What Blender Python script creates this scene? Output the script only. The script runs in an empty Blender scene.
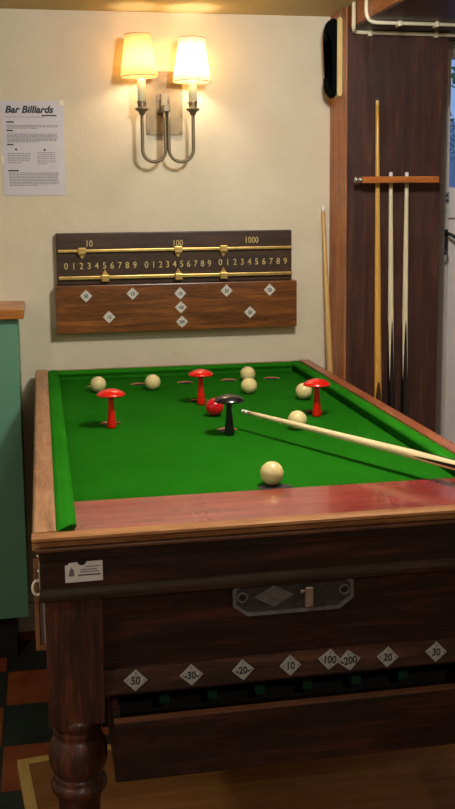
import bpy, bmesh, math, random
from mathutils import Vector, Matrix, Quaternion
random.seed(4)
PI = math.pi
S = bpy.context.scene
C = S.collection
R = math.radians

# ------------------------------------------------------------------ camera
cam_d = bpy.data.cameras.new('camera'); cam = bpy.data.objects.new('camera', cam_d); C.objects.link(cam)
cam_d.sensor_fit = 'AUTO'; cam_d.sensor_width = 36.0
cam_d.lens = 996.575 * 36.0 / 809.0
cam_d.shift_y = -(404.5 - 343.564) / 809.0
cam_d.clip_start = 0.02
F = Vector((0.18114777, 0.97336318, -0.14053326)); RT = Vector((0.98281343, -0.18433594, -0.00990059)); UP = RT.cross(F)
M = Matrix((RT, UP, -F)).transposed().to_4x4(); M.translation = Vector((0, 0, 1.464))
cam.matrix_world = M
S.camera = cam

# ------------------------------------------------------------------ world, light, exposure
S.view_settings.view_transform = 'Standard'; S.view_settings.look = 'None'
S.view_settings.gamma = 1.0; S.view_settings.use_curve_mapping = False
S.view_settings.exposure = 0.0
W = bpy.data.worlds.new('world'); S.world = W; W.use_nodes = True
bgn = W.node_tree.nodes['Background']
bgn.inputs[0].default_value = (0.36, 0.58, 1.0, 1); bgn.inputs[1].default_value = 0.75

def add_light(name, kind, loc, energy, col, size=0.05, rot=(0, 0, 0), **k):
    d = bpy.data.lights.new(name, kind); d.energy = energy; d.color = col
    if kind == 'AREA':
        d.shape = k.get('shape', 'DISK'); d.size = size
        if 'size_y' in k: d.size_y = k['size_y']
    elif kind == 'SUN': d.angle = size
    else: d.shadow_soft_size = size
    o = bpy.data.objects.new(name, d); C.objects.link(o); o.location = loc; o.rotation_euler = rot
    return o
WARM = (1.0, 0.84, 0.62)
SCONCE_W = (1.35, 2.2)
CEIL_W = 52.0
FILL_W = 18.0  # power of the two unseen lamps added as room fill
add_light('ceiling_or_fill_glow', 'POINT', (0.64, 1.93, 2.0), CEIL_W, (0.97, 1.0, 1.0), 0.07)
add_light('ceiling_or_fill_glow', 'AREA', (0.4, -0.7, 2.046), FILL_W, (1.0, 0.97, 0.9), 0.16)  # added fill, unseen, behind the camera
add_light('ceiling_or_fill_glow', 'AREA', (-1.0, 0.9, 2.046), FILL_W * 0.8, (1.0, 0.97, 0.92), 0.16)  # added fill, unseen, brightens the counter front and lower wall

# ------------------------------------------------------------------ materials
def srgb(r, g, b):
    f = lambda c: (c / 255 / 12.92) if c / 255 <= 0.04045 else ((c / 255 + 0.055) / 1.055) ** 2.4
    return (f(r), f(g), f(b), 1)
def new_mat(name):
    m = bpy.data.materials.new(name); m.use_nodes = True
    return m, m.node_tree, m.node_tree.nodes['Principled BSDF']
def mapping(nt, scale=(1, 1, 1), rot=(0, 0, 0), loc=(0, 0, 0)):
    tc = nt.nodes.new('ShaderNodeTexCoord'); mp = nt.nodes.new('ShaderNodeMapping')
    mp.inputs['Scale'].default_value = scale; mp.inputs['Rotation'].default_value = rot; mp.inputs['Location'].default_value = loc
    nt.links.new(tc.outputs['Object'], mp.inputs['Vector']); return mp.outputs[0]
def noise(nt, vec, scale, detail=4, rough=0.6, dist=0.0):
    n = nt.nodes.new('ShaderNodeTexNoise'); n.inputs['Scale'].default_value = scale
    n.inputs['Detail'].default_value = detail; n.inputs['Roughness'].default_value = rough
    n.inputs['Distortion'].default_value = dist
    nt.links.new(vec, n.inputs['Vector']); return n.outputs['Fac']
def ramp(nt, fac, stops):
    r = nt.nodes.new('ShaderNodeValToRGB'); e = r.color_ramp.elements
    while len(e) < len(stops): e.new(0.5)
    for i, (p, c) in enumerate(stops): e[i].position = p; e[i].color = c
    nt.links.new(fac, r.inputs[0]); return r.outputs[0]
def math_n(nt, op, a, b=0.0, clamp=False):
    n = nt.nodes.new('ShaderNodeMath'); n.operation = op; n.use_clamp = clamp
    for i, v in enumerate((a, b)):
        if hasattr(v, 'links'): nt.links.new(v, n.inputs[i])
        else: n.inputs[i].default_value = v
    return n.outputs[0]
def mixc(nt, fac, a, b, mode='MIX'):
    n = nt.nodes.new('ShaderNodeMix'); n.data_type = 'RGBA'; n.blend_type = mode
    for idx, v in ((0, fac), (6, a), (7, b)):
        if hasattr(v, 'links'): nt.links.new(v, n.inputs[idx])
        else: n.inputs[idx].default_value = v
    return n.outputs[2]
def bump(nt, b, h, strength=0.3, dist=0.002):
    n = nt.nodes.new('ShaderNodeBump'); n.inputs['Strength'].default_value = strength; n.inputs['Distance'].default_value = dist
    nt.links.new(h, n.inputs['Height']); nt.links.new(n.outputs[0], b.inputs['Normal'])
def plain(name, col, rough=0.5, metal=0.0, spec=0.5, var=0.12, vs=30, coat=0.0):
    m, nt, b = new_mat(name)
    v = mapping(nt); f = noise(nt, v, vs)
    d = tuple(c * (1 - var) for c in col[:3]) + (1,); l = tuple(min(1, c * (1 + var)) for c in col[:3]) + (1,)
    nt.links.new(ramp(nt, f, [(0.3, d), (0.7, l)]), b.inputs['Base Color'])
    b.inputs['Roughness'].default_value = rough; b.inputs['Metallic'].default_value = metal
    b.inputs['Specular IOR Level'].default_value = spec; b.inputs['Coat Weight'].default_value = coat
    return m
def wood(name, dark, mid, light, grain='x', rough=0.4, gs=1.0, coat=0.0, blotch=0.35, spec=0.4, bs=0.25):
    m, nt, b = new_mat(name)
    if coat >= .75: b.inputs['Coat IOR'].default_value = 1.8
    s = {'x': (1.2, 14, 14), 'y': (14, 1.2, 14), 'z': (14, 14, 1.2)}[grain]
    v = mapping(nt, tuple(q * gs for q in s))
    g = noise(nt, v, 3.0, 8, 0.65, 0.6)
    s2 = tuple(q * gs * 5 for q in s); v2 = mapping(nt, s2); g2 = noise(nt, v2, 4.0, 4, 0.6)
    h = math_n(nt, 'ADD', math_n(nt, 'MULTIPLY', g, 0.7), math_n(nt, 'MULTIPLY', g2, 0.3))
    col = ramp(nt, h, [(0.33, dark), (0.5, mid), (0.68, light)])
    v3 = mapping(nt); bl = noise(nt, v3, 6.0, 5, 0.7)
    col = mixc(nt, math_n(nt, 'MULTIPLY', math_n(nt, 'SUBTRACT', bl, 0.42, True), blotch * 5, True), col, dark)
    nt.links.new(col, b.inputs['Base Color'])
    b.inputs['Specular IOR Level'].default_value = spec
    rr = ramp(nt, bl, [(0.3, (rough * 0.75,) * 3 + (1,)), (0.7, (min(1, rough * 1.3),) * 3 + (1,))])
    nt.links.new(rr, b.inputs['Roughness']); b.inputs['Coat Weight'].default_value = coat; b.inputs['Coat Roughness'].default_value = 0.2 if coat < .75 else .13
    bump(nt, b, h, bs, 0.001)
    return m
def plaster(name, c1, c2, bs=0.35):
    m, nt, b = new_mat(name); v = mapping(nt)
    f = noise(nt, v, 2.2, 6, 0.6); nt.links.new(ramp(nt, f, [(0.3, c1), (0.7, c2)]), b.inputs['Base Color'])
    b.inputs['Roughness'].default_value = 0.75; b.inputs['Specular IOR Level'].default_value = 0.25
    h = math_n(nt, 'ADD', noise(nt, v, 14, 6, 0.6), math_n(nt, 'MULTIPLY', noise(nt, v, 120, 3), 0.15))
    bump(nt, b, h, bs, 0.006)
    return m
MT = {}
MT['wall'] = plaster('cream_plaster', srgb(204, 188, 160), srgb(220, 206, 180))
MT['ceil'] = plaster('olive_cream_ceiling', srgb(176, 158, 112), srgb(190, 172, 126), 0.2)
MT['pillar'] = wood('dark_brown_pillar_paint', srgb(44, 24, 20), srgb(66, 38, 31), srgb(92, 56, 42), 'z', 0.42, 0.8, blotch=0.25, bs=0.5)
MT['lit_side'] = wood('lamp_lit_pillar_side', srgb(112, 62, 32), srgb(166, 100, 58), srgb(194, 126, 80), 'z', 0.42, 0.8, blotch=0.15)  # pillar timber with the lamplight on its left face put into the colour
MT['beam'] = wood('stained_beam', srgb(92, 46, 18), srgb(150, 84, 34), srgb(182, 112, 52), 'y', 0.4, 0.7, blotch=0.2)
MT['apron'] = wood('dark_table_wood', srgb(15, 9, 7), srgb(37, 19, 14), srgb(80, 40, 26), 'x', 0.42, 1.1, spec=0.3, blotch=0.35, coat=0.15)
MT['apron_y'] = wood('dark_table_wood_lengthways', srgb(15, 9, 7), srgb(37, 19, 14), srgb(80, 40, 26), 'y', 0.42, 1.1, spec=0.3, blotch=0.35, coat=0.15)
MT['leg'] = wood('dark_leg_wood', srgb(24, 14, 10), srgb(58, 32, 22), srgb(112, 58, 34), 'z', 0.42, 1.1, spec=0.3, blotch=0.35, coat=0.2)
MT['edge'] = wood('worn_brown_edge', srgb(62, 36, 20), srgb(96, 58, 34), srgb(124, 80, 50), 'x', 0.4, 1.0)
MT['batten'] = plain('dull_tan_batten', srgb(128, 80, 46), .6)
MT['mould'] = wood('dull_dark_moulding', srgb(34, 25, 18), srgb(54, 39, 29), srgb(80, 60, 45), 'x', 0.45, 1.0)
MT['plank'] = wood('red_mahogany_plank', srgb(108, 22, 20), srgb(142, 40, 36), srgb(172, 72, 60), 'x', 0.30, 1.3, coat=1.0, blotch=0.1)
MT['rail'] = wood('worn_rail_wood', srgb(108, 66, 42), srgb(158, 108, 72), srgb(190, 140, 98), 'y', 0.4, 1.2, coat=0.1, blotch=0.15)
MT['rail_red'] = wood('reddish_rail_wood', srgb(104, 44, 26), srgb(146, 76, 46), srgb(180, 108, 70), 'y', 0.32, 1.2, coat=0.2, blotch=0.15)
MT['nosing'] = wood('worn_nosing_wood', srgb(104, 62, 32), srgb(154, 102, 58), srgb(186, 136, 84), 'x', 0.55, 1.2, spec=0.25, blotch=0.15)
MT['board'] = wood('walnut_score_panel', srgb(56, 30, 12), srgb(110, 62, 24), srgb(156, 94, 42), 'x', 0.33, 1.3, blotch=0.1, coat=0.2)
MT['board_dark'] = wood('dark_score_panel', srgb(40, 24, 14), srgb(62, 40, 24), srgb(84, 56, 34), 'x', 0.4, 1.3, blotch=0.15)
MT['oak'] = wood('golden_counter_wood', srgb(120, 66, 22), srgb(176, 108, 44), srgb(206, 140, 66), 'x', 0.35, 1.0, coat=0.2, blotch=0.05)
MT['rack'] = wood('orange_rack_wood', srgb(128, 62, 22), srgb(172, 94, 38), srgb(196, 120, 56), 'x', 0.35, 1.2, blotch=0.05)
MT['ply'] = wood('tan_floor_board', srgb(112, 68, 30), srgb(140, 90, 42), srgb(156, 106, 56), 'x', 0.6, 0.6, blotch=0.2)
MT['ply_edge'] = wood('pale_floor_board_edge', srgb(176, 136, 66), srgb(204, 164, 88), srgb(220, 184, 110), 'y', 0.6, 0.8, blotch=0.05)
MT['brass'] = plain('brass', srgb(200, 166, 98), 0.38, 1.0, var=0.2)
MT['gilt'] = plain('gilt_lettering', srgb(206, 182, 120), 0.45, 0.1, var=0.15, vs=120)
MT['bronze'] = plain('antique_bronze', srgb(122, 106, 82), 0.5, 0.6, var=0.12)
MT['iron'] = plain('grey_cast_iron', srgb(104, 102, 100), 0.5, 0.3, var=0.3, vs=80)
MT['steel'] = plain('worn_steel', srgb(190, 184, 172), 0.35, 0.9, var=0.2)
MT['badge'] = plain('pale_enamel_badge', srgb(206, 200, 186), 0.4, 0.0, var=0.12, vs=150)
MT['badge_worn'] = plain('worn_ivory_badge', srgb(152, 148, 138), 0.5, 0.0, var=0.25, vs=150)
MT['ink'] = plain('black_ink', srgb(30, 28, 28), 0.6, var=0.1)
MT['inkgrey'] = plain('grey_print', srgb(98, 92, 92), 0.7, var=0.2, vs=400)
MT['paper'] = plain('poster_paper', srgb(196, 188, 190), 0.45, var=0.03, vs=10)
MT['card'] = plain('label_card', srgb(196, 188, 178), 0.6, var=0.06, vs=60)
MT['tape'] = plain('clear_tape', srgb(232, 216, 190), 0.2, var=0.05)
MT['green'] = plain('sage_green_paint', srgb(92, 142, 112), 0.55, var=0.04, vs=6)
MT['cream_paint'] = plain('cream_gloss_paint', srgb(222, 208, 176), 0.35, var=0.05)
MT['white_paint'] = plain('white_door_paint', srgb(214, 206, 202), 0.4, var=0.04)
MT['grey_paint'] = plain('grey_frame_paint', srgb(150, 146, 148), 0.4, var=0.05)
MT['dark'] = plain('dark_inside', srgb(16, 11, 9), 0.8, var=0.1)
MT['black'] = plain('black_bristle', srgb(7, 7, 9), 0.9, spec=.08, var=0.3, vs=200)
MT['ivory'] = plain('ivory_ball_resin', srgb(218, 196, 136), 0.16, var=0.02, coat=0.4)
MT['redball'] = plain('red_ball_resin', srgb(196, 12, 26), 0.14, var=0.04, coat=0.4)
MT['redpeg'] = plain('red_lacquer', srgb(206, 22, 12), 0.2, var=0.1, coat=0.4)
MT['blackpeg'] = plain('black_lacquer', srgb(16, 15, 18), 0.26, var=0.1, coat=0.4)
MT['holecup'] = plain('pinkish_wood_hole', srgb(168, 104, 70), 0.6, var=0.1)
MT['ferrule'] = plain('white_ferrule', srgb(240, 232, 214), 0.3, var=0.02)
MT['tip'] = plain('leather_tip', srgb(60, 66, 70), 0.8, var=0.2)
MT['trim'] = plain('tan_braid', srgb(176, 134, 78), 0.7)
MT['candle'] = plain('ivory_candle_tube', srgb(244, 226, 176), 0.4, var=0.03)
MT['varnished'] = wood('varnished_brush_wood', srgb(196, 164, 96), srgb(218, 188, 120), srgb(232, 206, 144), 'z', 0.3, 1.0, blotch=0.02)
MT['fence'] = plain('blue_grey_fence_paint', srgb(150, 168, 196), 0.7, var=0.15)
MT['leaf'] = plain('hedge_leaf', srgb(88, 128, 74), 0.6, var=0.4, vs=40)
MT['stone'] = plain('yard_paving', srgb(150, 150, 150), 0.8, var=0.2, vs=8)

# cloth: fine weave
def cloth(name, c1, c2):
    m, nt, b = new_mat(name); v = mapping(nt)
    f = noise(nt, v, 600, 2); g = noise(nt, v, 5, 5, 0.6)
    a = ramp(nt, math_n(nt, 'ADD', math_n(nt, 'MULTIPLY', f, 0.5), math_n(nt, 'MULTIPLY', g, 0.5)), [(0.35, c1), (0.65, c2)])
    nt.links.new(a, b.inputs['Base Color']); b.inputs['Roughness'].default_value = 0.95; b.inputs['Specular IOR Level'].default_value = 0.02
    b.inputs['Sheen Weight'].default_value = 0.0
    bump(nt, b, f, 0.15, 0.0006); return m
MT['cloth'] = cloth('green_baize', srgb(20, 84, 8), srgb(30, 100, 16))
MT['cushion'] = cloth('green_cushion_cloth', srgb(26, 98, 12), srgb(40, 118, 22))  # same baize made lighter: light on the cushions put into the colour

# chequered quarry tiles
def tiles():
    m, nt, b = new_mat('red_and_black_quarry_tiles'); p = 0.2225
    v = mapping(nt, (1 / p, 1 / p, 1), loc=(0.15 / p, -2.61 / p, 0.5))
    ck = nt.nodes.new('ShaderNodeTexChecker'); ck.inputs['Scale'].default_value = 1.0; nt.links.new(v, ck.inputs['Vector'])
    sx = nt.nodes.new('ShaderNodeSeparateXYZ'); nt.links.new(v, sx.inputs[0])
    n = noise(nt, mapping(nt), 9, 6, 0.7)
    red = ramp(nt, n, [(0.3, srgb(116, 52, 24)), (0.7, srgb(160, 82, 42))])
    blk = ramp(nt, n, [(0.3, srgb(26, 30, 28)), (0.7, srgb(50, 54, 48))])
    col = mixc(nt, ck.outputs['Fac'], blk, red)
    def edge(o):
        fr = math_n(nt, 'FRACT', o); return math_n(nt, 'MINIMUM', fr, math_n(nt, 'SUBTRACT', 1.0, fr))
    e = math_n(nt, 'MINIMUM', edge(sx.outputs[0]), edge(sx.outputs[1]))
    g = math_n(nt, 'LESS_THAN', e, 0.016)
    nt.links.new(mixc(nt, g, col, srgb(44, 36, 30)), b.inputs['Base Color'])
    b.inputs['Roughness'].default_value = 0.45; bump(nt, b, math_n(nt, 'ADD', n, math_n(nt, 'MULTIPLY', g, -1.0)), 0.4, 0.003)
    return m
MT['tiles'] = tiles()
# cue wood with spliced butt: local z runs from the butt (0) upwards
def cue_mat(name, shaft, z0, z1, butt=srgb(14, 10, 10), n=4, power=1.0):
    m, nt, b = new_mat(name); tc = nt.nodes.new('ShaderNodeTexCoord'); sx = nt.nodes.new('ShaderNodeSeparateXYZ')
    nt.links.new(tc.outputs['Object'], sx.inputs[0])
    ang = math_n(nt, 'ARCTAN2', sx.outputs[1], sx.outputs[0])
    w = math_n(nt, 'ABSOLUTE', math_n(nt, 'SINE', math_n(nt, 'MULTIPLY', ang, n / 2)))
    w = math_n(nt, 'POWER', w, power)
    lim = math_n(nt, 'ADD', z0, math_n(nt, 'MULTIPLY', w, z1 - z0))
    k = math_n(nt, 'LESS_THAN', sx.outputs[2], lim)
    g = noise(nt, mapping(nt, (60, 60, 3)), 4, 5, 0.6)
    d = tuple(c * 0.8 for c in shaft[:3]) + (1,)
    nt.links.new(mixc(nt, k, ramp(nt, g, [(0.35, d), (0.65, shaft)]), butt), b.inputs['Base Color'])
    b.inputs['Roughness'].default_value = 0.28; b.inputs['Coat Weight'].default_value = 0.2
    return m
MT['cue_maple'] = cue_mat('maple_cue_with_black_splices', srgb(232, 210, 172), 0.87, 1.07)
MT['cue_yellow'] = cue_mat('yellow_cue', srgb(214, 158, 70), 0.70, 0.87, srgb(60, 30, 14), 2)
MT['cue_ash'] = cue_mat('tan_ash_cue', srgb(214, 168, 102), 0.30, 0.5, srgb(60, 30, 14), 4)
MT['cue_play'] = cue_mat('playing_cue_with_black_splices', srgb(240, 208, 158), 0.42, 0.84, n=4, power=1.0)

# lamp shade: lit fabric
def shade_mat(name, col, e):
    m, nt, b = new_mat(name); nt.nodes.remove(b); out = nt.nodes['Material Output']
    tr = nt.nodes.new('ShaderNodeBsdfTranslucent'); df = nt.nodes.new('ShaderNodeBsdfDiffuse')
    tr.inputs[0].default_value = col; df.inputs[0].default_value = col
    mx = nt.nodes.new('ShaderNodeMixShader'); mx.inputs[0].default_value = 0.6
    nt.links.new(df.outputs[0], mx.inputs[1]); nt.links.new(tr.outputs[0], mx.inputs[2])
    em = nt.nodes.new('ShaderNodeEmission'); em.inputs[0].default_value = col
    f = noise(nt, mapping(nt), 9, 2); nt.links.new(math_n(nt, 'MULTIPLY', math_n(nt, 'ADD', f, 0.5), e), em.inputs[1])
    ad = nt.nodes.new('ShaderNodeAddShader'); nt.links.new(mx.outputs[0], ad.inputs[0]); nt.links.new(em.outputs[0], ad.inputs[1])
    nt.links.new(ad.outputs[0], out.inputs[0]); return m
MT['shade_y'] = shade_mat('amber_lit_shade', srgb(250, 226, 168), 0.24)
MT['shade_w'] = shade_mat('cream_lit_shade', srgb(255, 240, 206), 0.30)
def emis(name, col, e):
    m, nt, b = new_mat(name); b.inputs['Base Color'].default_value = col
    b.inputs['Emission Color'].default_value = col; b.inputs['Emission Strength'].default_value = e; return m
MT['lamp_face'] = emis('lit_lamp_diffuser', (1, 0.85, 0.65, 1), 3.0)
# window glass
def glass():
    m, nt, b = new_mat('window_glass'); nt.nodes.remove(b); out = nt.nodes['Material Output']
    t = nt.nodes.new('ShaderNodeBsdfTransparent'); g = nt.nodes.new('ShaderNodeBsdfGlossy'); g.inputs['Roughness'].default_value = 0.02
    t.inputs[0].default_value = (0.93, 0.96, 1, 1)
    fr = nt.nodes.new('ShaderNodeFresnel'); fr.inputs[0].default_value = 1.45
    mx = nt.nodes.new('ShaderNodeMixShader'); nt.links.new(fr.outputs[0], mx.inputs[0]); nt.links.new(t.outputs[0], mx.inputs[1]); nt.links.new(g.outputs[0], mx.inputs[2])
    nt.links.new(mx.outputs[0], out.inputs[0]); return m
MT['glass'] = glass()

# ------------------------------------------------------------------ mesh helpers
def box(bm, x0, x1, y0, y1, z0, z1, bev=0.0, mat=None):
    r = bmesh.ops.create_cube(bm, size=1.0)
    for v in r['verts']:
        v.co = Vector(((x0 + x1) / 2 + v.co.x * (x1 - x0), (y0 + y1) / 2 + v.co.y * (y1 - y0), (z0 + z1) / 2 + v.co.z * (z1 - z0)))
        if mat is not None: v.co = mat @ v.co
    if bev > 0:
        es = list({e for v in r['verts'] for e in v.link_edges})
        bmesh.ops.bevel(bm, geom=es, offset=bev, segments=2, profile=0.6, affect='EDGES')
def lathe(bm, prof, seg=32, center=(0, 0, 0), mat=None, cap=True):
    rings = []
    for (r, z) in prof:
        ring = []
        for i in range(seg):
            a = 2 * PI * i / seg; co = Vector((r * math.cos(a), r * math.sin(a), z))
            if mat is not None: co = mat @ co
            ring.append(bm.verts.new(co + Vector(center)))
        rings.append(ring)
    for a, b in zip(rings[:-1], rings[1:]):
        for i in range(seg):
            f = bm.faces.new((a[i], a[(i + 1) % seg], b[(i + 1) % seg], b[i])); f.smooth = True
    if cap:
        bm.faces.new(list(reversed(rings[0]))); bm.faces.new(rings[-1])
def prism(bm, pts, d0, d1, axis='y'):
    def P(a, b, d): return {'y': (a, d, b), 'x': (d, a, b), 'z': (a, b, d)}[axis]
    A = [bm.verts.new(P(a, b, d0)) for a, b in pts]; B = [bm.verts.new(P(a, b, d1)) for a, b in pts]
    n = len(pts); bm.faces.new(A); bm.faces.new(list(reversed(B)))
    for i in range(n): bm.faces.new((A[i], B[i], B[(i + 1) % n], A[(i + 1) % n]))
def tube(bm, pts, r, seg=10, cap=True):
    pts = [Vector(p) for p in pts]; rings = []; n = len(pts); up = None
    for i, p in enumerate(pts):
        t = (pts[min(i + 1, n - 1)] - pts[max(i - 1, 0)]).normalized()
        if up is None: up = Vector((0, 0, 1)) if abs(t.z) < 0.9 else Vector((0, 1, 0))
        s = t.cross(up).normalized(); up = s.cross(t).normalized()
        rings.append([bm.verts.new(p + r * (math.cos(2 * PI * k / seg) * s + math.sin(2 * PI * k / seg) * up)) for k in range(seg)])
    for a, b in zip(rings[:-1], rings[1:]):
        for i in range(seg):
            f = bm.faces.new((a[i], a[(i + 1) % seg], b[(i + 1) % seg], b[i])); f.smooth = True
    if cap: bm.faces.new(list(reversed(rings[0]))); bm.faces.new(rings[-1])
def round_path(pts, rad, n=6):
    pts = [Vector(p) for p in pts]; out = [pts[0]]
    for a, b, c in zip(pts[:-2], pts[1:-1], pts[2:]):
        d1 = (a - b).normalized(); d2 = (c - b).normalized(); q = min(rad, (a - b).length / 2, (c - b).length / 2)
        p0, p2 = b + d1 * q, b + d2 * q
        for i in range(n + 1):
            t = i / n; out.append((1 - t) ** 2 * p0 + 2 * t * (1 - t) * b + t * t * p2)
    out.append(pts[-1]); return out
def obj(name, bm, mat, parent=None, loc=None, normals=True):
    if normals: bmesh.ops.recalc_face_normals(bm, faces=bm.faces)
    me = bpy.data.meshes.new(name); bm.to_mesh(me); bm.free()
    me.materials.append(mat if not isinstance(mat, str) else MT[mat])
    o = bpy.data.objects.new(name, me); C.objects.link(o)
    if parent is not None: o.parent = parent
    if loc is not None: o.location = loc
    return o
def thing(name, label, cat, loc=(0, 0, 0), group=None):
    o = bpy.data.objects.new(name, None); C.objects.link(o); o.location = loc; o.empty_display_size = 0.05
    return tag(o, label, cat, group)
def tag(o, label, cat, group=None):
    o['label'] = label; o['category'] = cat
    if group: o['group'] = group
    return o
def struct(name, bm, mat):
    o = obj(name, bm, mat); o['kind'] = 'structure'; return o
def B(): return bmesh.new()
def boxo(name, mat, parent, *a, bev=0.0):
    bm = B(); box(bm, *a, bev=bev); return obj(name, bm, mat, parent)
def text(name, s, size, mat, parent, loc, rot=(PI / 2, 0, 0), ext=0.0006, align='CENTER', shear=0.0, offset=0.0, sx=1.0):
    cu = bpy.data.curves.new(name, 'FONT'); cu.body = s; cu.size = size; cu.extrude = ext; cu.align_x = align; cu.align_y = 'CENTER'
    cu.shear = shear; cu.offset = offset; cu.resolution_u = 3
    t = bpy.data.objects.new(name, cu); C.objects.link(t)
    dg = bpy.context.evaluated_depsgraph_get(); me = bpy.data.meshes.new_from_object(t.evaluated_get(dg))
    bpy.data.objects.remove(t); me.materials.clear(); me.materials.append(MT[mat])
    me.name = name; me.transform(Matrix.Diagonal((sx, 1, 1, 1)))
    o = bpy.data.objects.new(name, me); C.objects.link(o); o.parent = parent; o.location = loc; o.rotation_euler = rot
    return o

# ------------------------------------------------------------------ the room
ZC = 2.08
YW = 3.36
X0, X1, Y0 = -2.0, 2.5, -2.2
DX0, DX1, DZ = 1.388, 2.20, 2.02     # doorway
bm = B(); box(bm, X0 - .1, X1 + .1, Y0 - .1, YW + .14, -0.1, 0); struct('floor', bm, 'tiles')
bm = B(); box(bm, X0 - .1, X1 + .1, Y0 - .1, YW + .14, ZC, ZC + 0.1); struct('ceiling', bm, 'ceil')
bm = B(); box(bm, X0, DX0, YW, YW + .14, 0, ZC); box(bm, DX1, X1, YW, YW + .14, 0, ZC); box(bm, DX0, DX1, YW, YW + .14, DZ, ZC)
struct('wall_back', bm, 'wall')
bm = B(); box(bm, X0 - .1, X0, Y0, YW, 0, ZC); struct('wall_left', bm, 'wall')
bm = B(); box(bm, X1, X1 + .1, Y0, YW, 0, ZC); struct('wall_right', bm, 'wall')
bm = B(); box(bm, X0 - .1, X1 + .1, Y0 - .1, Y0, 0, ZC); struct('wall_front', bm, 'wall')
bm = B(); box(bm, -0.60, 0.995, YW - .014, YW, 0, 0.10, 0.003); struct('baseboard_back', bm, 'white_paint')

# pillar with its little corbel, and the beam that runs over the table from it
PX0, PX1, PY = 0.995, 1.318, 3.176
bm = B()
pts = [(PX0, 0), (PX1, 0), (PX1, 1.785)] + [(PX1 + 0.020 * (1 - math.cos(t)) , 1.785 + 0.05 * math.sin(t)) for t in [PI / 2 * k / 6 for k in range(1, 7)]] + [(PX1 + .020, 2.012), (PX0, 2.012)]
prism(bm, pts, PY, YW)
struct('trim_1', bm, 'pillar')
bm = B(); box(bm, PX0 - .006, PX0 - .0002, PY + .001, YW - .0005, .0, 2.0795, .001); struct('trim_6', bm, 'lit_side')  # thin sheet over the pillar's left face, coloured as lamp-lit
bm = B()
box(bm, 1.0, 1.62, 1.2, YW, 2.012, ZC, 0.003)
struct('trim_2', bm, 'beam')
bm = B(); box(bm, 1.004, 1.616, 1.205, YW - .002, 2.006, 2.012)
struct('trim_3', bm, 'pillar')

# door with its frame; glass above, panel below
bm = B()
box(bm, DX0, DX0 + .022, YW - .012, YW + .12, 0, DZ, .003); box(bm, DX1 - .03, DX1, YW - .012, YW + .12, 0, DZ, .003); box(bm, DX0 + .022, DX1 - .03, YW - .012, YW + .12, DZ - .03, DZ, .003)
struct('trim_4', bm, 'grey_paint')
door = bpy.data.objects.new('door_1', None); C.objects.link(door); door['kind'] = 'structure'
dx0, dx1, gy = DX0 + .024, DX1 - .032, YW + .02
def dpart(n, m, *a, bev=.002): return boxo(n, m, door, *a, bev=bev)
bm = B()
GX0, GX1, GZ0, GZ1 = 1.436, 2.06, 1.508, 1.955
box(bm, dx0, GX0, gy, gy + .045, 0.005, DZ - .032, .002); box(bm, GX1, dx1, gy, gy + .045, 0.005, DZ - .032, .002)
box(bm, GX0, GX1, gy, gy + .045, GZ1, DZ - .032, .002); box(bm, GX0, GX1, gy, gy + .045, 1.40, GZ0, .002); box(bm, GX0, GX1, gy, gy + .045, .005, .20, .002)
obj('door_frame', bm, 'white_paint', door)
dpart('door_panel', 'white_paint', GX0, GX1, gy + .015, gy + .032, .20, 1.40)
dpart('glass_pane', 'glass', GX0, GX1, gy + .02, gy + .024, GZ0, GZ1, bev=0)
bm = B(); box(bm, 1.418, 1.436, gy - .006, gy, 1.452, 1.492, .002); obj('lock_plate', bm, 'grey_paint', door)
bm = B(); lathe(bm, [(.004, 0), (.004, .003)], 12, (1.427, gy - .007, 1.480), Matrix.Rotation(PI / 2, 4, 'X')); lathe(bm, [(.004, 0), (.004, .003)], 12, (1.427, gy - .007, 1.462), Matrix.Rotation(PI / 2, 4, 'X')); obj('keyhole', bm, 'ink', door)
bm = B()
box(bm, 1.416, 1.434, gy - .006, gy, 1.27, 1.36, .002)
tube(bm, round_path([(1.424, gy - .004, 1.345), (1.424, gy - .045, 1.345), (1.475, gy - .05, 1.312), (1.53, gy - .05, 1.305)], .012), .006)
obj('door_handle', bm, 'ink', door)
bm = B()
tube(bm, [(1.414 + .016 * math.sin(t), gy - .012, 1.262 + .024 * math.cos(t)) for t in [2 * PI * k / 20 for k in range(21)]], .0035, 8)
obj('pull_ring', bm, 'iron', door)

# outside: paving, lattice fence and a hedge
bm = B(); box(bm, -1, 6, YW + .14, 9, -.12, -.02); struct('trim_5', bm, 'stone')
fe = thing('garden_fence', 'blue-grey boarded garden fence with lattice top, seen through the door glass', 'fence', (2.6, 4.9, -.02))
bm = B()
for k in range(22): box(bm, -1.6 + k * .15, -1.456 + k * .15, 0, .02, 0, 1.70, .002)
obj('fence_boards', bm, 'fence', fe)
bm = B()
for k in range(110):
    x = -1.6 + k * .03
    for s in (-1, 1):
        mtx = Matrix.Translation((x, .01 + s * .004, 1.79)) @ Matrix.Rotation(s * PI / 4, 4, 'Y')
        box(bm, -.007, .007, -.003, .003, -.11, .11, 0, mtx)
box(bm, -1.6, 1.7, -.01, .03, 1.70, 1.72); box(bm, -1.6, 1.7, -.01, .03, 1.86, 1.88)
obj('lattice_panel', bm, 'fence', fe)
bm = B()
for k in range(2600):
    p = Vector((random.uniform(-1.6, 1.8), random.uniform(.25, .9), random.uniform(1.2, 2.7 + .15 * math.sin(k))))
    a = Vector((random.gauss(0, 1), random.gauss(0, 1), random.gauss(0, 1))).normalized(); b_ = a.orthogonal().normalized(); q = random.uniform(.03, .06)
    vs = [bm.verts.new(p + a * q), bm.verts.new(p + b_ * q * .5), bm.verts.new(p - a * q), bm.verts.new(p - b_ * q * .5)]
    bm.faces.new(vs)
for k in range(12): tube(bm, [(-1.5 + k * .28, .55, 0), (-1.5 + k * .28 + random.uniform(-.1, .1), .55, 1.7)], .015, 6)
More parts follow.
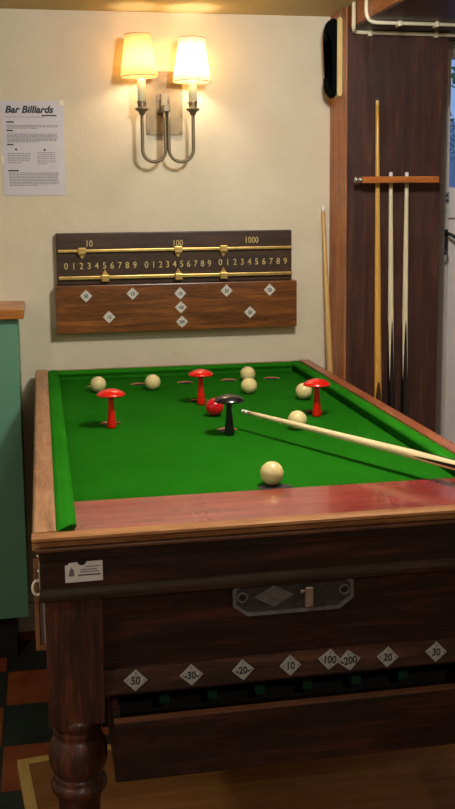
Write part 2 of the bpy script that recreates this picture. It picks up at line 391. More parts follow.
h = obj('garden_hedge', bm, 'leaf', None, (2.6, 4.95, -.02), normals=False); tag(h, 'leafy green hedge growing behind the garden fence', 'hedge')

# cable conduits on the beam and pillar
bm = B()
tube(bm, round_path([(.992, 3.11, ZC), (.992, 3.11, 2.001), (1.012, 3.167, 1.999), (1.36, 3.169, 1.997), (1.60, 3.169, 1.997)], .02), .0065, 10)
for x in (1.065, 1.29): box(bm, x - .006, x + .006, 3.16, 3.1755, 1.987, 2.006, .002)
cd = obj('cable_conduit', bm, 'cream_paint'); tag(cd, 'cream cable pipe clipped along the top of the dark pillar', 'cable')
bm = B()
tube(bm, round_path([(.993, 2.99, ZC - .001), (.993, 2.99, 1.999), (1.60, 3.01, 1.999)], .035), .006, 10)
for x in (1.10, 1.22): box(bm, x - .005, x + .005, 2.985, 3.015, 1.99, 2.006, .002)
cd = obj('cable_conduit', bm, 'cream_paint'); tag(cd, 'cream cable pipe crossing the underside of the ceiling beam', 'cable')

# out of frame: ceiling lamp over the table, and two added fill lamps
for (x, y, r, l) in ((.64, 1.93, .05, 'small round ceiling lamp above the billiard table'), (.4, -.7, .11, 'large round fill lamp, added unseen behind the viewer'), (-1.0, .9, .11, 'large round fill lamp, added unseen over the left of the room')):
    t = thing('ceiling_or_fill_lamp', l, 'lamp', (x, y, ZC))
    bm = B(); lathe(bm, [(r, 0), (r, -.026), (r * .88, -.032), (r * .85, -.026), (r * .85, -.02)], 32); obj('lamp_rim', bm, 'cream_paint', t)
    bm = B(); lathe(bm, [(r * .85, -.022), (r * .85, -.024)], 32); obj('diffuser', bm, 'lamp_face', t)

# ------------------------------------------------------------------ bar counter cabinet at the left
t = thing('bar_counter', 'sage green bar counter with a golden wooden top, against the wall', 'counter', (-.6, 3.1, 0))
def P(n, m, *a, bev=0.0):
    o = boxo(n, m, t, *a, bev=bev); o.data.transform(Matrix.Translation(-t.location)); return o
P('body', 'green', -1.15, -.078, 3.105, YW - .001, .155, 1.117, bev=.002)
P('plinth', 'dark', -1.13, -.12, 3.16, YW - .016, 0, .155)
P('counter_top', 'oak', -1.20, -.057, 3.08, YW - .001, 1.117, 1.148, bev=.004)

# ------------------------------------------------------------------ poster
t = thing('paper_poster', 'white laminated Bar Billiards rules sheet taped to the wall', 'poster', (-.011, YW, 1.643))
bm = B(); box(bm, -.100, .100, -.002, -.0002, -.151, .151); obj('sheet', bm, 'paper', t)
text('title', 'Bar Billiards', .031, 'ink', t, (-.010, -.0024, .123), shear=.25, ext=.0002, offset=.0011, sx=1.02)
bm = B()
def line(x0, x1, z, hgt=.0016):
    box(bm, x0, x1, -.0026, -.0021, z - hgt / 2, z + hgt / 2)
zz = .082
def para(x0, x1, z, n, dz=.0042, last=.6):
    for i in range(n):
        e = x1 if i < n - 1 else x0 + (x1 - x0) * last
        x = x0
        while x < e - .004:
            w = random.uniform(.004, .013); line(x, min(x + w, e), z - i * dz); x += w + .002
for pa in ((-.083, .040, .100, 1, .0042, 1), (-.082, .080, .073, 3), (-.082, .080, .046, 7), (-.082, -.01, -.0155, 6, .006), (.012, .070, -.0135, 7, .006), (-.080, .078, -.0785, 9, .005)):
    bm = B(); para(*pa); obj('paragraph', bm, 'inkgrey', t)
for (x, z) in ((-.055, -.003), (.036, -.0045)):
    bm = B(); lathe(bm, [(.004, .0021), (.004, .0026)], 16, (x, 0, z), Matrix.Rotation(PI / 2, 4, 'X')); obj('ball_picture', bm, 'inkgrey', t)
for (z, w, x) in ((.084, .024, -.083), (.057, .020, -.083), (.012, .020, -.083), (-.071, .034, -.083), (.105, .048, .030)):
    bm = B(); box(bm, x, x + w, -.0027, -.0021, z - .002, z + .002); obj('heading', bm, 'ink', t)
for a_ in ((.088, .103, .138, .154), (-.104, -.094, -.05, -.022)):
    bm = B(); box(bm, a_[0], a_[1], -.0032, -.0028, a_[2], a_[3], .0001); obj('tape', bm, 'tape', t)

# ------------------------------------------------------------------ wall sconce
t = thing('wall_sconce', 'twin-arm bronze wall light with two lit cream shades, above the scoreboard', 'lamp', (.418, YW, 1.79))
LY = 3.275 - YW
bm = B(); box(bm, -.060, .062, -.007, -.0005, -.103, .102, .001)
obj('back_plate', bm, plain('weathered_bronze_plate', srgb(128, 106, 72), .5, .35, var=.2, vs=25), t)
for x in (-.052, .054):
    for z in (-.095, .094):
        bm = B(); lathe(bm, [(.004, 0), (.004, .002), (.002, .003)], 12, (x, -.007, z), Matrix.Rotation(PI / 2, 4, 'X')); obj('screw', bm, 'bronze', t)
bm = B(); box(bm, -.012, .009, -.095, -.007, -.035, -.012, .002); box(bm, -.012, .009, -.030, -.007, -.035, .030, .002); box(bm, -.024, .021, -.012, -.007, -.034, -.012, .002); box(bm, -.024, .021, -.012, -.007, .008, .028, .002)
box(bm, -.023, -.019, -.014, -.007, -.030, .026, .001); box(bm, .016, .020, -.014, -.007, -.030, .026, .001)
obj('bracket', bm, 'bronze', t)
for i, (lx, cx) in enumerate(((-.081, -.0065), (.085, .0045))):
    mid = (lx + cx) / 2; rr = abs(lx - cx) / 2; zc = -.197 + rr + .003
    pts = [(cx, LY, -.035), (cx, LY, -.09), (cx, LY, zc)] + [(mid + (cx - mid) * math.cos(a), LY, zc - rr * math.sin(a)) for a in [PI * k / 14 for k in range(1, 15)]] + [(lx, LY, -.07), (lx, LY, -.038)]
    bm = B(); tube(bm, pts, .0056, 12); obj('arm', bm, 'bronze', t)
    bm = B(); lathe(bm, [(.006, -.046), (.010, -.042), (.011, -.036), (.021, -.029), (.023, -.025), (.014, -.022), (.013, -.018), (.015, -.008), (.015, -.001), (.010, .000)], 24, (lx, LY, 0)); obj('candle_cup', bm, 'bronze', t)
    bm = B(); lathe(bm, [(.0135, -.002), (.0135, .062), (.012, .066)], 24, (lx, LY, 0)); obj('candle_tube', bm, 'candle', t)
    b0, b1 = ((.0605, .074), (.040, .205)) if i == 0 else ((.0615, .060), (.041, .197))
    bm = B()
    n = 40; rg = []
    tilt = Matrix.Rotation(R(-1.8 if i == 0 else 1.0), 4, 'Y')
    for (r_, z_) in (b0, ((b0[0] * 2 + b1[0]) / 3, (b0[1] * 2 + b1[1]) / 3), ((b0[0] + b1[0] * 2) / 3, (b0[1] + b1[1] * 2) / 3), b1):
        rg.append([bm.verts.new(tilt @ Vector((r_ * math.cos(2 * PI * k / n), r_ * math.sin(2 * PI * k / n), z_)) + Vector((lx + (-.003 if i == 0 else -.004), LY, 0))) for k in range(n)])
    for a, b_ in zip(rg[:-1], rg[1:]):
        for k in range(n):
            f = bm.faces.new((a[k], a[(k + 1) % n], b_[(k + 1) % n], b_[k])); f.smooth = True
    sh = obj('lamp_shade', bm, 'shade_y' if i == 0 else 'shade_w', t)
    so = sh.modifiers.new('thickness', 'SOLIDIFY'); so.thickness = .0008
    sh['label'] = 'amber-toned left shade' if i == 0 else 'brighter right shade'
    for (r_, z_) in (b0, b1):
        bm = B(); tube(bm, [tilt @ Vector((r_ * math.cos(2 * PI * k / n), r_ * math.sin(2 * PI * k / n), z_)) + Vector((lx - .0035, LY, 0)) for k in range(n + 1)], .0013, 6)
        obj('shade_trim', bm, 'trim', sh)
    add_light('sconce_bulb', 'POINT', (.418 + lx, 3.275, 1.79 + .115), SCONCE_W[i], WARM if i == 0 else (1.0, .87, .68), .022)

# ------------------------------------------------------------------ scoreboard
t = thing('scoreboard', 'dark wooden billiards scoreboard with brass rails and gilt digits, mounted on the wall', 'scoreboard', (.45, YW, 1.2))
def P(n, m, x0, x1, y0, y1, z0, z1, bev=0.0):
    bm = B(); box(bm, x0 - .45, x1 - .45, y0 - YW, y1 - YW, z0 - 1.2, z1 - 1.2, bev=bev); return obj(n, bm, m, t)
P('upper_panel', 'board_dark', .051, .847, 3.330, 3.3595, 1.197, 1.368, .003)
P('lower_panel', 'board', .044, .860, 3.310, 3.3595, 1.0375, 1.1965, .003)
for z, hh in ((1.309, .005), (1.2205, .006)):
    r_ = P('brass_rail', 'brass', .056, .846, 3.318, 3.324, z - hh, z + hh, .002)
    for x in (.060, .275, .50, .66, .842):
        bm = B(); box(bm, x - .45 - .003, x - .45 + .003, 3.324 - YW, 3.330 - YW, z - 1.2 - .003, z - 1.2 + .003)
        lathe(bm, [(.0028, 0), (.0022, .0015)], 10, (x - .45, 3.3182 - YW, z - 1.2), Matrix.Rotation(PI / 2, 4, 'X')); obj('rail_pin', bm, 'steel', r_)
for (x0, x1) in ((.081, .308), (.347, .560), (.598, .824)):
    for k in range(10):
        text('numeral', str(k), .030, 'gilt', t, (x0 + (x1 - x0) * k / 9 - .45, 3.3293 - YW, 1.2585 - 1.2 + (.003 if x0 > .5 else 0)), sx=.9, offset=.0001)
for s, x, zh in (('10', .158, 1.332), ('100', .453, 1.329), ('1000', .706, 1.335)): text('numeral', s, .030, 'gilt', t, (x - .45, 3.3293 - YW, zh - 1.2), sx=.82)
for x in (.134, .453, .607):      # sliding pointers on the top rail, pointing down
    bm = B(); box(bm, x - .45 - .013, x - .45 + .013, 3.310 - YW, 3.326 - YW, 1.298 - 1.2, 1.320 - 1.2, .002)
    prism(bm, [(x - .45 - .011, 1.298 - 1.2), (x - .45 + .011, 1.298 - 1.2), (x - .45, 1.282 - 1.2)], 3.322 - YW, 3.325 - YW); obj('pointer', bm, 'brass', t)
for x in (.208, .453, .607):
    bm = B(); box(bm, x - .45 - .013, x - .45 + .013, 3.308 - YW, 3.326 - YW, 1.207 - 1.2, 1.229 - 1.2, .002)
    prism(bm, [(x - .45 - .010, 1.229 - 1.2), (x - .45 + .010, 1.229 - 1.2), (x - .45, 1.247 - 1.2)], 3.322 - YW, 3.325 - YW); obj('pointer', bm, 'brass', t)
def badge(parent, x, y, z, s, txt, w=.0205, hgt=.0205, mat='badge', ts=.016, rot=0.0, rx=0.0):
    bm = B(); prism(bm, [(-w, 0), (0, -hgt), (w, 0), (0, hgt)], -.0018, 0)
    o = obj('number_badge', bm, mat, parent, (x, y, z)); o.rotation_euler = (rx, rot, 0)
    text('numeral', txt, ts, 'ink', o, (0, -.0019, -.001), ext=.0003, offset=.0005, sx=.85)
    bm = B()
    for sx_ in (-1, 1):
        lathe(bm, [(.0016, 0), (.001, .001)], 8, (sx_ * w * .72, -.0018, 0), Matrix.Rotation(PI / 2, 4, 'X'))
    lathe(bm, [(.0016, 0), (.001, .001)], 8, (0, -.0018, hgt * .70), Matrix.Rotation(PI / 2, 4, 'X')); obj('pin', bm, 'iron', o)
for x, z, s in ((.143, 1.161, '50'), (.297, 1.165, '10'), (.457, 1.162, '10'), (.616, 1.167, '20'), (.766, 1.166, '30'), (.217, 1.089, '10'), (.459, 1.115, '100'), (.462, 1.066, '200'), (.697, 1.091, '50')):
    badge(t, x * .9975 - .45, 3.3098 - YW, z - 1.2 + .0005, 1, s, ts=.0175 if len(s) == 2 else .0145)

# ------------------------------------------------------------------ bar billiards table
TX0, TX1, TY0, TY1, TZ = -.0315, .907, 1.608, 3.315, .92
TC = Vector((.439, 2.46, 0))
t = thing('bar_billiards_table', 'dark wooden bar billiards table with green cloth and turned legs', 'billiard table', TC)
def TP(n, m, x0, x1, y0, y1, z0, z1, bev=0.0, parent=None):
    bm = B(); box(bm, x0 - TC.x, x1 - TC.x, y0 - TC.y, y1 - TC.y, z0, z1, bev=bev)
    if parent is not None and parent is not t:
        bmesh.ops.translate(bm, verts=bm.verts, vec=-parent.location)
    return obj(n, bm, m, parent or t)
CZ = .888
CX0, CX1, CY0, CY1 = .030, .848, 1.890, 3.290
HOLES = [(.166, 2.598), (.441, 2.845), (.453, 2.452), (.729, 2.612), (.158, 3.15), (.295, 3.154), (.446, 3.149), (.590, 3.157), (.735, 3.159)]
# slate bed with real holes, cloth on top
bm = B(); box(bm, CX0 - TC.x, CX1 - TC.x, CY0 - TC.y, CY1 - TC.y, .862, CZ)
bed = obj('bed_cloth', bm, 'cloth', t)
bm = B()
for hx, hy in HOLES: lathe(bm, [(.027, .82), (.027, .92)], 40, (hx - TC.x, hy - TC.y, 0))
cut = obj('cutter', bm, 'holecup', t)
md = bed.modifiers.new('holes', 'BOOLEAN'); md.object = cut; md.operation = 'DIFFERENCE'; md.solver = 'EXACT'
bpy.context.view_layer.update()
dg = bpy.context.evaluated_depsgraph_get(); me = bpy.data.meshes.new_from_object(bed.evaluated_get(dg)); bed.modifiers.clear(); bed.data = me
me.materials.clear(); me.materials.append(MT['cloth'])
for p_ in me.polygons: p_.use_smooth = False
bpy.data.objects.remove(cut)
for hx, hy in HOLES:
    bm = B(); lathe(bm, [(.0258, .8835), (.0258, CZ - .0006), (.0269, CZ - .0006), (.0269, .8835)], 40, (hx - TC.x, hy - TC.y, 0), cap=False); hl = obj('hole_liner', bm, 'holecup', t)
    bm = B(); lathe(bm, [(.0262, .862), (.0262, .8833), (.0269, .8833), (.0269, .862)], 40, (hx - TC.x, hy - TC.y, 0), cap=False); obj('hole_shaft', bm, 'dark', hl)
TP('under_bed', 'dark', TX0 + .02, TX1 - .02, TY0 + .06, TY1 - .037, .842, .8615)
TP('baulk_plank', 'plank', .0105, .8675, TY0 + .030, CY0 - .0005, .866, CZ + .006, .003)
# rails
bm = B(); prism(bm, [(TX0, TZ - .016), (TX0 + .003, TZ - .002), (TX0 + .006, TZ), (.009, TZ), (.009, .862), (TX0 + .010, .862), (TX0 + .010, .900), (TX0 + .003, .900)], TY0 + .031, TY1)
def shift(bm): bmesh.ops.translate(bm, verts=bm.verts, vec=-TC); return bm
obj('side_rail', shift(bm), 'rail', t)
bm = B(); prism(bm, [(TX1, TZ - .016), (TX1 - .003, TZ - .002), (TX1 - .006, TZ), (.869, TZ), (.869, .862), (TX1 - .010, .862), (TX1 - .010, .900), (TX1 - .003, .900)], TY0 + .031, TY1)
obj('side_rail', shift(bm), 'rail_red', t)
# front nosing: low, sits flush with plank and steps up to the corner blocks
bm = B(); prism(bm, [(TY0, .9135), (TY0 + .001, .918), (TY0 + .005, .919), (TY0 + .029, .919), (TY0 + .0295, .893), (TY0 + .018, .893), (TY0 + .018, .912)], TX0, TX1, 'x')
obj('front_nosing', shift(bm), 'nosing', t)
TP('back_rail', 'rail', .0095, .8685, 3.295, TY1, .862, TZ - .002, .002)
# cushions: rubber nose overhanging the cloth
prof = [(.0095, TZ - .004), (.016, TZ - .001), (.030, TZ + .001), (.040, TZ - .001), (.0445, TZ - .006), (.0445, TZ - .011), (.038, TZ - .020), (.036, CZ + .0008), (.0095, CZ + .0008)]
def cushion(prof_, y0, y1, tipd=0):
    bm = B(); A = [bm.verts.new((x, y0 + tipd * (x - .0095) / .035 + .9 * (TZ - z), z)) for x, z in prof_]; Bv = [bm.verts.new((x, y1, z)) for x, z in prof_]
    n = len(prof_); bm.faces.new(A); bm.faces.new(list(reversed(Bv)))
    for i in range(n): bm.faces.new((A[i], Bv[i], Bv[(i + 1) % n], A[(i + 1) % n]))
    return bm
LP = [(x * 1.0, z if i < 7 else (CZ + .0012)) for i, (x, z) in enumerate(prof)]
obj('cushion', shift(cushion(LP, 1.640, 3.294, .038)), 'cushion', t)
RP = [(.878 - x, z) for x, z in LP]
bm = B(); A = [bm.verts.new((x, 1.645 + .038 * (.8685 - x) / .035 + .9 * (TZ - z), z)) for x, z in RP]; Bv = [bm.verts.new((x, 3.294, z)) for x, z in RP]; n = len(RP)
bm.faces.new(A); bm.faces.new(list(reversed(Bv)))
for i in range(n): bm.faces.new((A[i], Bv[i], Bv[(i + 1) % n], A[(i + 1) % n]))
obj('cushion', shift(bm), 'cushion', t)
BP = [(3.2945 - (x - .0095), z) for x, z in LP]
bm = B(); prism(bm, BP, .0455, .8325, 'x'); obj('cushion', shift(bm), 'cushion', t)
# aprons
bm = B(); box(bm, -.020, .898, 1.632, 1.662, .8, .886, .002); box(bm, -.021, .899, 1.626, 1.640, .872, .890, .003)
a_ = obj('apron_fascia', shift(bm), 'apron', t)
bm = B(); box(bm, -.026, .904, 1.617, 1.6315, .890, .8975, .003); obj('apron_bead', shift(bm), 'edge', t)
bm = B(); prism(bm, [(1.6318, .822), (1.628, .820), (1.622, .814), (1.622, .809), (1.628, .806), (1.6300, .800), (1.6318, .798)], -.022, .900, 'x'); obj('apron_moulding', shift(bm), 'mould', t)
for x0, x1 in ((-.020, .0), (.878, .898)): TP('side_apron', 'apron_y', x0, x1, 1.663, TY1 - .012, .80, .861, .002)
for x0, x1 in ((.003, .015), (.863, .875)): TP('side_panel', 'apron_y', x0, x1, 1.7305, TY1 - .128, .60, .845, .001)
TP('back_apron', 'apron', .001, .877, TY1 - .034, TY1 - .012, .64, .841, .002)
# legs
for lx in (.0345, .8435):
    for ly in (1.685, 3.235):
        bm = B(); box(bm, lx - .049, lx + .049, ly - .045, ly + .049, .566, .7995, .003)
        lathe(bm, [(.044, .575), (.0485, .567), (.0495, .561), (.046, .554), (.0405, .549), (.0425, .544), (.043, .538), (.0395, .533), (.0415, .529), (.0465, .521), (.0505, .508), (.0525, .494), (.0515, .480), (.0465, .467), (.040, .460), (.0425, .457), (.045, .452), (.0435, .448), (.0465, .446), (.0495, .440), (.0505, .434), (.048, .428), (.043, .424),
                   (.038, .410), (.035, .36), (.031, .22), (.028, .13), (.032, .118), (.035, .112), (.032, .106), (.036, .092), (.040, .075), (.037, .055), (.028, .045), (.033, .040), (.034, .022)], 40, (lx, ly, 0))
        obj('leg', shift(bm), 'leg', t)
# front panel between the legs with keyhole and coin plate
FY = 1.662
TP('front_panel', 'apron', .0835, .7945, FY, FY + .02, .654, .7995, .001)
bm = B(); lathe(bm, [(.0045, 0), (.0045, .001)], 16, (.212, FY, .767), Matrix.Rotation(PI / 2, 4, 'X')); box(bm, .2100, .2140, FY - .001, FY, .757, .767); obj('keyhole', shift(bm), 'dark', t)
PXC, PZC = .4245, .7660
cp = bpy.data.objects.new('coin_plate', None)
pw, ph, c_ = .1115, .033, .020
def octo(w, h, c): return [(-w, -h + c), (-w + c * 1.3, -h), (w - c * 1.3, -h), (w, -h + c), (w, h - c * .7), (w - c * .8, h), (-w + c * .8, h), (-w, h - c * .7)]
bm = B(); prism(bm, [(x + PXC, z + PZC) for x, z in octo(pw, ph, c_)], FY - .004, FY - .0002)
for k in range(-26, 27):     # cast basket-weave ground
    for q in range(-5, 6):
        x, z = PXC + k * .004, PZC + q * .005
        if abs(k * .004) > pw - .014 - .5 * max(0, abs(q * .005) - .012): continue
        mtx = Matrix.Translation((x, FY - .0046, z)) @ Matrix.Rotation(PI / 4 * (1 if (k + q) % 2 else -1), 4, 'Y')
        box(bm, -.0022, .0022, -.0007, .0007, -.0008, .0008, 0, mtx)
cp = obj('coin_plate', shift(bm), plain('dark_cast_iron', srgb(66, 58, 54), .5, .3, var=.3, vs=90), t)
bm = B(); o1 = octo(pw, ph, c_); o2 = octo(pw - .0065, ph - .0065, c_ - .003)
for i in range(8):
    j = (i + 1) % 8; A = [(o1[i], 0), (o1[j], 0), (o2[j], 0), (o2[i], 0)]
    v0 = [bm.verts.new((p[0] + PXC, FY - .0072, p[1] + PZC)) for p, _ in A]; v1 = [bm.verts.new((p[0] + PXC, FY - .0036, p[1] + PZC)) for p, _ in A]
    bm.faces.new(v0); bm.faces.new(list(reversed(v1)))
    for a in range(4): bm.faces.new((v0[a], v1[a], v1[(a + 1) % 4], v0[(a + 1) % 4]))
obj('plate_rim', shift(bm), 'iron', cp)
bm = B(); prism(bm, [(PXC - .074, PZC + .001), (PXC - .036, PZC + .021), (PXC + .002, PZC + .001), (PXC - .036, PZC - .019)], FY - .0065, FY - .0036); obj('plate_diamond', shift(bm), 'iron', cp)
for x in (-.094, .094):
    bm = B(); lathe(bm, [(.0105, 0), (.0105, .003), (.0065, .0035), (.0065, .001)], 20, (PXC + x, FY - .004, PZC + .002), Matrix.Rotation(PI / 2, 4, 'X'), cap=False); obj('bolt_ring', shift(bm), 'iron', cp)
    bm = B(); lathe(bm, [(.0062, 0), (.0055, .0012)], 20, (PXC + x, FY - .0045, PZC + .002), Matrix.Rotation(PI / 2, 4, 'X')); obj('bolt', shift(bm), 'dark', cp)
bm = B(); box(bm, PXC + .018, PXC + .033, FY - .020, FY - .005, PZC - .021, PZC + .018, .003); box(bm, PXC + .010, PXC + .020, FY - .014, FY - .006, PZC + .004, PZC + .011, .002); obj('coin_lever', shift(bm), 'steel', cp)
# number rail
bm = B(); prism(bm, [(1.6615, .6565), (1.6535, .6560), (1.6525, .655), (1.648, .614), (1.651, .609), (1.6615, .609)], .0835, .7945, 'x'); obj('number_rail', shift(bm), wood('worn_number_rail', srgb(30, 18, 12), srgb(62, 37, 25), srgb(104, 64, 42), 'x', .45, 1.2, spec=.3), t)
for x, s, dz, w, ts, ro in ((.137, '50', 0, 21, 17, .05), (.236, '-30-', 0, 21, 16, 0), (.329, '-20-', 0, 20, 16, -.04), (.416, '10', 0, 20, 17, 0), (.489, '100', .005, 22, 17, .12), (.526, '-200', -.001, 22, 17, -.1), (.600, '20', -.002, 21, 17, .1), (.694, '30', -.001, 21, 17, .08)):
    badge(t, x - TC.x, 1.6492 - TC.y - (.0016 if s == '100' else 0), .6365 + dz, 1, s, w * .001, .0195, 'badge_worn', ts * .00115, ro, rx=-.06)
# open ball trough
bm = B(); box(bm, .094, .792, 1.590, 1.606, .483, .5905, .002); box(bm, .094, .106, 1.606, 1.80, .483, .604, .001); box(bm, .780, .792, 1.606, 1.80, .483, .604, .001); box(bm, .106, .780, 1.606, 1.80, .483, .494)
obj('ball_tray', shift(bm), 'apron', t)
TP('tray_edge', 'edge', .0945, .7915, 1.5885, 1.603, .5906, .5945, .001)
TP('tray_back', 'dark', .084, .794, 1.802, 1.815, .47, .82)
for x in (.197, .288, .379, .472, .569, .664):
    bm = B(); box(bm, x - .010, x + .010, 1.735, 1.765, .540, .600, .003); obj('felt_divider', shift(bm), plain('dark_green_felt', srgb(14, 62, 30), .9), t)
# label card on the apron with a notched top edge, and faint print
def low(bm): bmesh.ops.translate(bm, verts=bm.verts, vec=(0, 0, -.005)); return shift(bm)
bm = B()
nt_ = [(.050 + .0075 * math.cos(a), .871 - .0065 * math.sin(a)) for a in [PI * k / 8 for k in range(9)]]
prism(bm, [(.0215, .836), (.0845, .8365), (.0845, .8715)] + nt_ + [(.029, .8700), (.026, .8665), (.0215, .866)], 1.6300, 1.6318); lc = obj('label_card', low(bm), 'card', t)
bm = B()
for z, x0, x1 in ((.8625, .056, .080), (.8575, .048, .076), (.8535, .046, .080)):
    x = x0
    while x < x1 - .002: w = random.uniform(.002, .005); box(bm, x, min(x1, x + w), 1.6298, 1.6303, z - .0011, z + .0011); x += w + .001
box(bm, .043, .081, 1.6298, 1.6303, .8465, .8495)
obj('print', low(bm), 'inkgrey', lc)
bm = B(); prism(bm, [(.027, .847), (.029, .857), (.032, .862), (.036, .857), (.037, .847)], 1.6298, 1.6303); obj('emblem', low(bm), 'inkgrey', lc)
# things along the left flank: ring hook, pale strip, wooden card holder, screws
bm = B(); tube(bm, [(-.0255 - .0085 * math.sin(a), 1.69, .803 + .013 * math.cos(a)) for a in [2 * PI * k / 24 for k in range(25)]], .0027, 10); obj('ring_hook', shift(bm), 'cream_paint', t)
TP('corner_strip', plain('pale_mottled_strip', srgb(150, 146, 112), .6, var=.3, vs=120), -.0225, -.0202, 1.640, 1.662, .800, .862, .0005)  # paler mottled strip at the apron's front corner
bm = B(); box(bm, -.0325, -.0245, 1.705, 1.75, .681, .835, .001); box(bm, -.0245, -.0205, 1.705, 1.75, .81, .835); box(bm, -.0245, -.0135, 1.705, 1.75, .681, .690); ch = obj('card_holder', shift(bm), 'batten', t)
bm = B(); box(bm, -.024, -.0152, 1.712, 1.745, .6905, .770); obj('score_card', shift(bm), 'card', ch)
for z, y in ((.876, 1.645), (.850, 1.645), (.893, 1.72)):
    bm = B(); lathe(bm, [(.0035, 0), (.003, .004), (.0015, .005)], 12, (-.020, y, z), Matrix.Rotation(-PI / 2, 4, 'Y')); obj('screw_head', shift(bm), 'steel', t)

bm = B(); lathe(bm, [(1, 0), (1, .0006)], 32, (0, 0, 0), Matrix.Diagonal((.037, .019, 1, 1))); bmesh.ops.translate(bm, verts=bm.verts, vec=Vector((.453, 1.921, CZ + .0001)) - TC); obj('dark_ellipse', bm, 'ink', t)  # flat dark ellipse on the cloth below the front ball

# ------------------------------------------------------------------ floor board under the table
t = thing('floor_board', 'tan wooden board with a paler left edge, lying on the tiles beneath the table', 'board', (-.104, 2.497, 0))
a = Matrix.Rotation(R(6.5), 4, 'Z')
bm = B(); box(bm, .024, 1.15, -1.3, -.026, .002, .020, .001, a); obj('board_panel', bm, 'ply', t)
bm = B(); box(bm, -.004, .024, -1.3, 0, .002, .022, .002, a); box(bm, .024, 1.15, -.026, 0, .002, .022, .002, a); obj('edge_strip', bm, 'ply_edge', t)

# ------------------------------------------------------------------ balls
BR = .0246
def ball(x, y, mat, label, grp=None):
    bm = B(); bmesh.ops.create_uvsphere(bm, u_segments=40, v_segments=24, radius=BR)
    for f in bm.faces: f.smooth = True
    o = obj('billiard_ball', bm, mat, None, (x - .003, y - .009, CZ + BR + .0002)); tag(o, label, 'ball', grp)
G = 'white balls on the green cloth'
ball(.163, 3.050, 'ivory', 'white billiard ball at the back left, behind the leftmost red skittle', G)
ball(.331, 3.048, 'ivory', 'white billiard ball between the two left red skittles, by the back cushion', G)
ball(.648, 3.122, 'ivory', 'rear of the two white balls nearly touching near the back cushion', G)
ball(.610, 2.920, 'ivory', 'front of the two white balls nearly touching near the back cushion', G)
ball(.748, 2.795, 'ivory', 'white billiard ball partly hidden behind the rightmost red skittle', G)
ball(.631, 2.421, 'ivory', 'white billiard ball partly crossed by the cue shaft', G)
ball(.453, 1.945, 'ivory', 'white cue ball alone at the front, next to the red plank', G)
ball(.453, 2.628, 'redball', 'red billiard ball behind the black skittle')

# ------------------------------------------------------------------ mushroom skittles
def skittle(x, y, mat, label, grp=None, k=1.0):
    t = thing('mushroom_skittle', label, 'skittle', (x - .005, y - .025, CZ + .0004), grp); t.scale = (1, 1, .915)
    bm = B(); lathe(bm, [(.0100, 0), (.0120, .002), (.0124, .008), (.0112, .022), (.0090, .045), (.0075, .065), (.0078, .080), (.0095, .0925)], 28); obj('stem', bm, mat, t)
    bm = B(); q = .0375 * k; lathe(bm, [(.0095, .0915), (q * .6, .0925), (q * .93, .0935), (q, .0955), (q * .97, .0985), (q * .82, .1040), (q * .58, .1090), (q * .3, .1120), (.002, .1130)], 40); obj('cap', bm, mat, t)
skittle(.170, 2.560, 'redpeg', 'red mushroom skittle standing at the left of the cloth', 'red mushroom skittles')
skittle(.443, 2.803, 'redpeg', 'red mushroom skittle in the middle, furthest back, behind the red ball', 'red mushroom skittles', .97)
skittle(.723, 2.575, 'redpeg', 'red mushroom skittle at the right, in front of a white ball', 'red mushroom skittles')
skittle(.452, 2.413, 'blackpeg', 'black mushroom skittle in the middle of the cloth', None, 1.02)

# ------------------------------------------------------------------ cues
def cue(label, mat, p_butt, p_tip, L, rb=.0145, rt=.0050, ferr='ferrule', grp=None, roll=0.0):
    a = Vector(p_butt); b_ = Vector(p_tip); d = (b_ - a).normalized()
    t = thing('billiard_cue', label, 'cue', a, grp)
    t.rotation_mode = 'QUATERNION'; t.rotation_quaternion = d.to_track_quat('Z', 'Y') @ Quaternion((0, 0, 1), roll)
    bm = B(); n = 30
    pr = [(rb * .8, .0), (rb, .004)] + [(rb + (rt - rb) * (k / n) ** 1.5, .01 + (L - .035) * k / n) for k in range(1, n + 1)]
    lathe(bm, pr, 24); obj('shaft', bm, mat, t)
    bm = B(); lathe(bm, [(rt * 1.04, L - .025), (rt * 1.0, L - .007)], 20); obj('ferrule', bm, ferr, t)
    bm = B(); lathe(bm, [(rt, L - .007), (rt, L - .002), (rt * .6, L)], 20); obj('tip', bm, 'tip' if ferr != 'ferrule' else 'ferrule', t)
    return t
cue('tan wooden cue leaning against the plaster wall, left of the pillar', 'cue_ash', (.976, 3.15, .001), (.961, 3.342, 1.452), 1.463, .0150, .0062)
cue('tall plain yellow cue rising well above the rack bar on the pillar', 'cue_yellow', (1.080, 3.06, .001), (1.092, 3.167, 1.793), 1.795, .0155, .0055, ferr='varnished')
cue('pale cue with black spliced butt, left of the matching pair in the rack', 'cue_maple', (1.122, 3.058, .001), (1.137, 3.155, 1.557), 1.558, .0145, .0062, grp='pale cues with black butts in the rack', roll=PI / 4 + .3)
cue('pale cue with black spliced butt, right of the matching pair in the rack', 'cue_maple', (1.160, 3.058, .001), (1.192, 3.155, 1.557), 1.558, .0145, .0062, grp='pale cues with black butts in the rack', roll=PI / 4 + .3)
tipP = Vector((.4885, 2.431, .9385)); onr = Vector((.7982, 1.8329, .9378)); d_ = (onr - tipP).normalized()
cue('pale cue lying over the cloth, tip aimed past the black skittle', 'cue_play', tipP + d_ * 1.42, tipP, 1.42, .0145, .0050, roll=PI / 4)

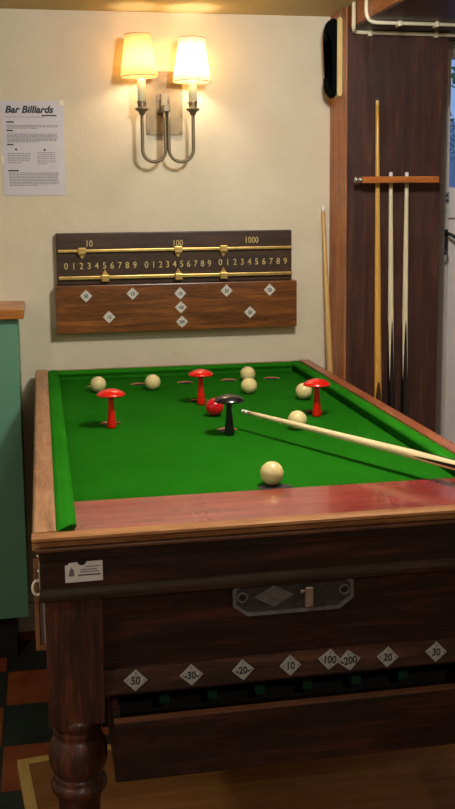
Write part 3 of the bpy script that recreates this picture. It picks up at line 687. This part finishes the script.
# ------------------------------------------------------------------ cue rack on the pillar
t = thing('cue_rack', 'orange-brown wooden cue rack bar fixed across the dark pillar', 'rack', (1.15, PY, 1.53))
bm = B(); box(bm, -.126, .134, -.074, -.049, -.010, .011, .003); obj('bar', bm, 'rack', t)
bm = B(); box(bm, -.118, -.104, -.0492, -.0005, -.010, .010, .002); box(bm, .120, .134, -.0492, -.0005, -.010, .010, .002); obj('bracket', bm, 'rack', t)
bm = B(); lathe(bm, [(.009, 0), (.009, .007), (.006, .008), (.006, .014), (.010, .015), (.010, .022), (.006, .024)], 16, (-.1255, -.061, .001), Matrix.Rotation(-PI / 2, 4, 'Y')); obj('end_cap', bm, 'steel', t)

# ------------------------------------------------------------------ table brush hanging on the pillar flank
t = thing('table_brush', 'black-bristled table brush with pale wooden back, hanging on the pillar flank', 'brush', (PX0 - .0065, 3.236, 1.925))
bm = B()
pts = [(-.018, .118)] + [(-.009 + .0085 * math.cos(a), .118 + .010 * math.sin(a)) for a in [PI - PI * k / 8 for k in range(1, 8)]] + [(-.0008, .118), (-.0008, -.112)] + [(-.009 + .0085 * math.cos(a), -.112 - .010 * math.sin(a)) for a in [PI * k / 8 for k in range(1, 8)]] + [(-.018, -.112)]
prism(bm, pts, -.022, .022); obj('handle_back', bm, 'varnished', t)
bm = B()
pts = [(-.0185, .118), (-.026, .124), (-.038, .120), (-.048, .108), (-.053, .085), (-.0535, .055), (-.037, .050), (-.036, -.058), (-.051, -.064), (-.052, -.085), (-.046, -.108), (-.034, -.122), (-.024, -.124), (-.0185, -.112)]
prism(bm, pts, -.02, .02)
bmesh.ops.triangulate(bm, faces=bm.faces)
obj('bristles', bm, 'black', t)
bm = B()
for k in range(900):
    i = random.randrange(1, len(pts) - 2); (ax, az), (bx, bz) = pts[i], pts[i + 1]; u = random.random(); x, z = ax + (bx - ax) * u, az + (bz - az) * u
    y = random.uniform(-.02, .02); dx, dz = random.uniform(-.004, -.001), (random.uniform(-.001, .001) + (.002 if z > .1 else -.002 if z < -.1 else 0))
    vs = [bm.verts.new((x, y - .0006, z - .0006)), bm.verts.new((x, y + .0006, z + .0006)), bm.verts.new((x + dx, y, z + dz))]; bm.faces.new(vs)
o = obj('bristle_ends', bm, 'black', t, normals=False); o['kind'] = 'stuff'
bm = B(); tube(bm, [(-.006, -.002, .124), (-.003, -.002, .140), (-.002, -.002, .150)], .0012, 6); obj('hanging_loop', bm, 'steel', t)
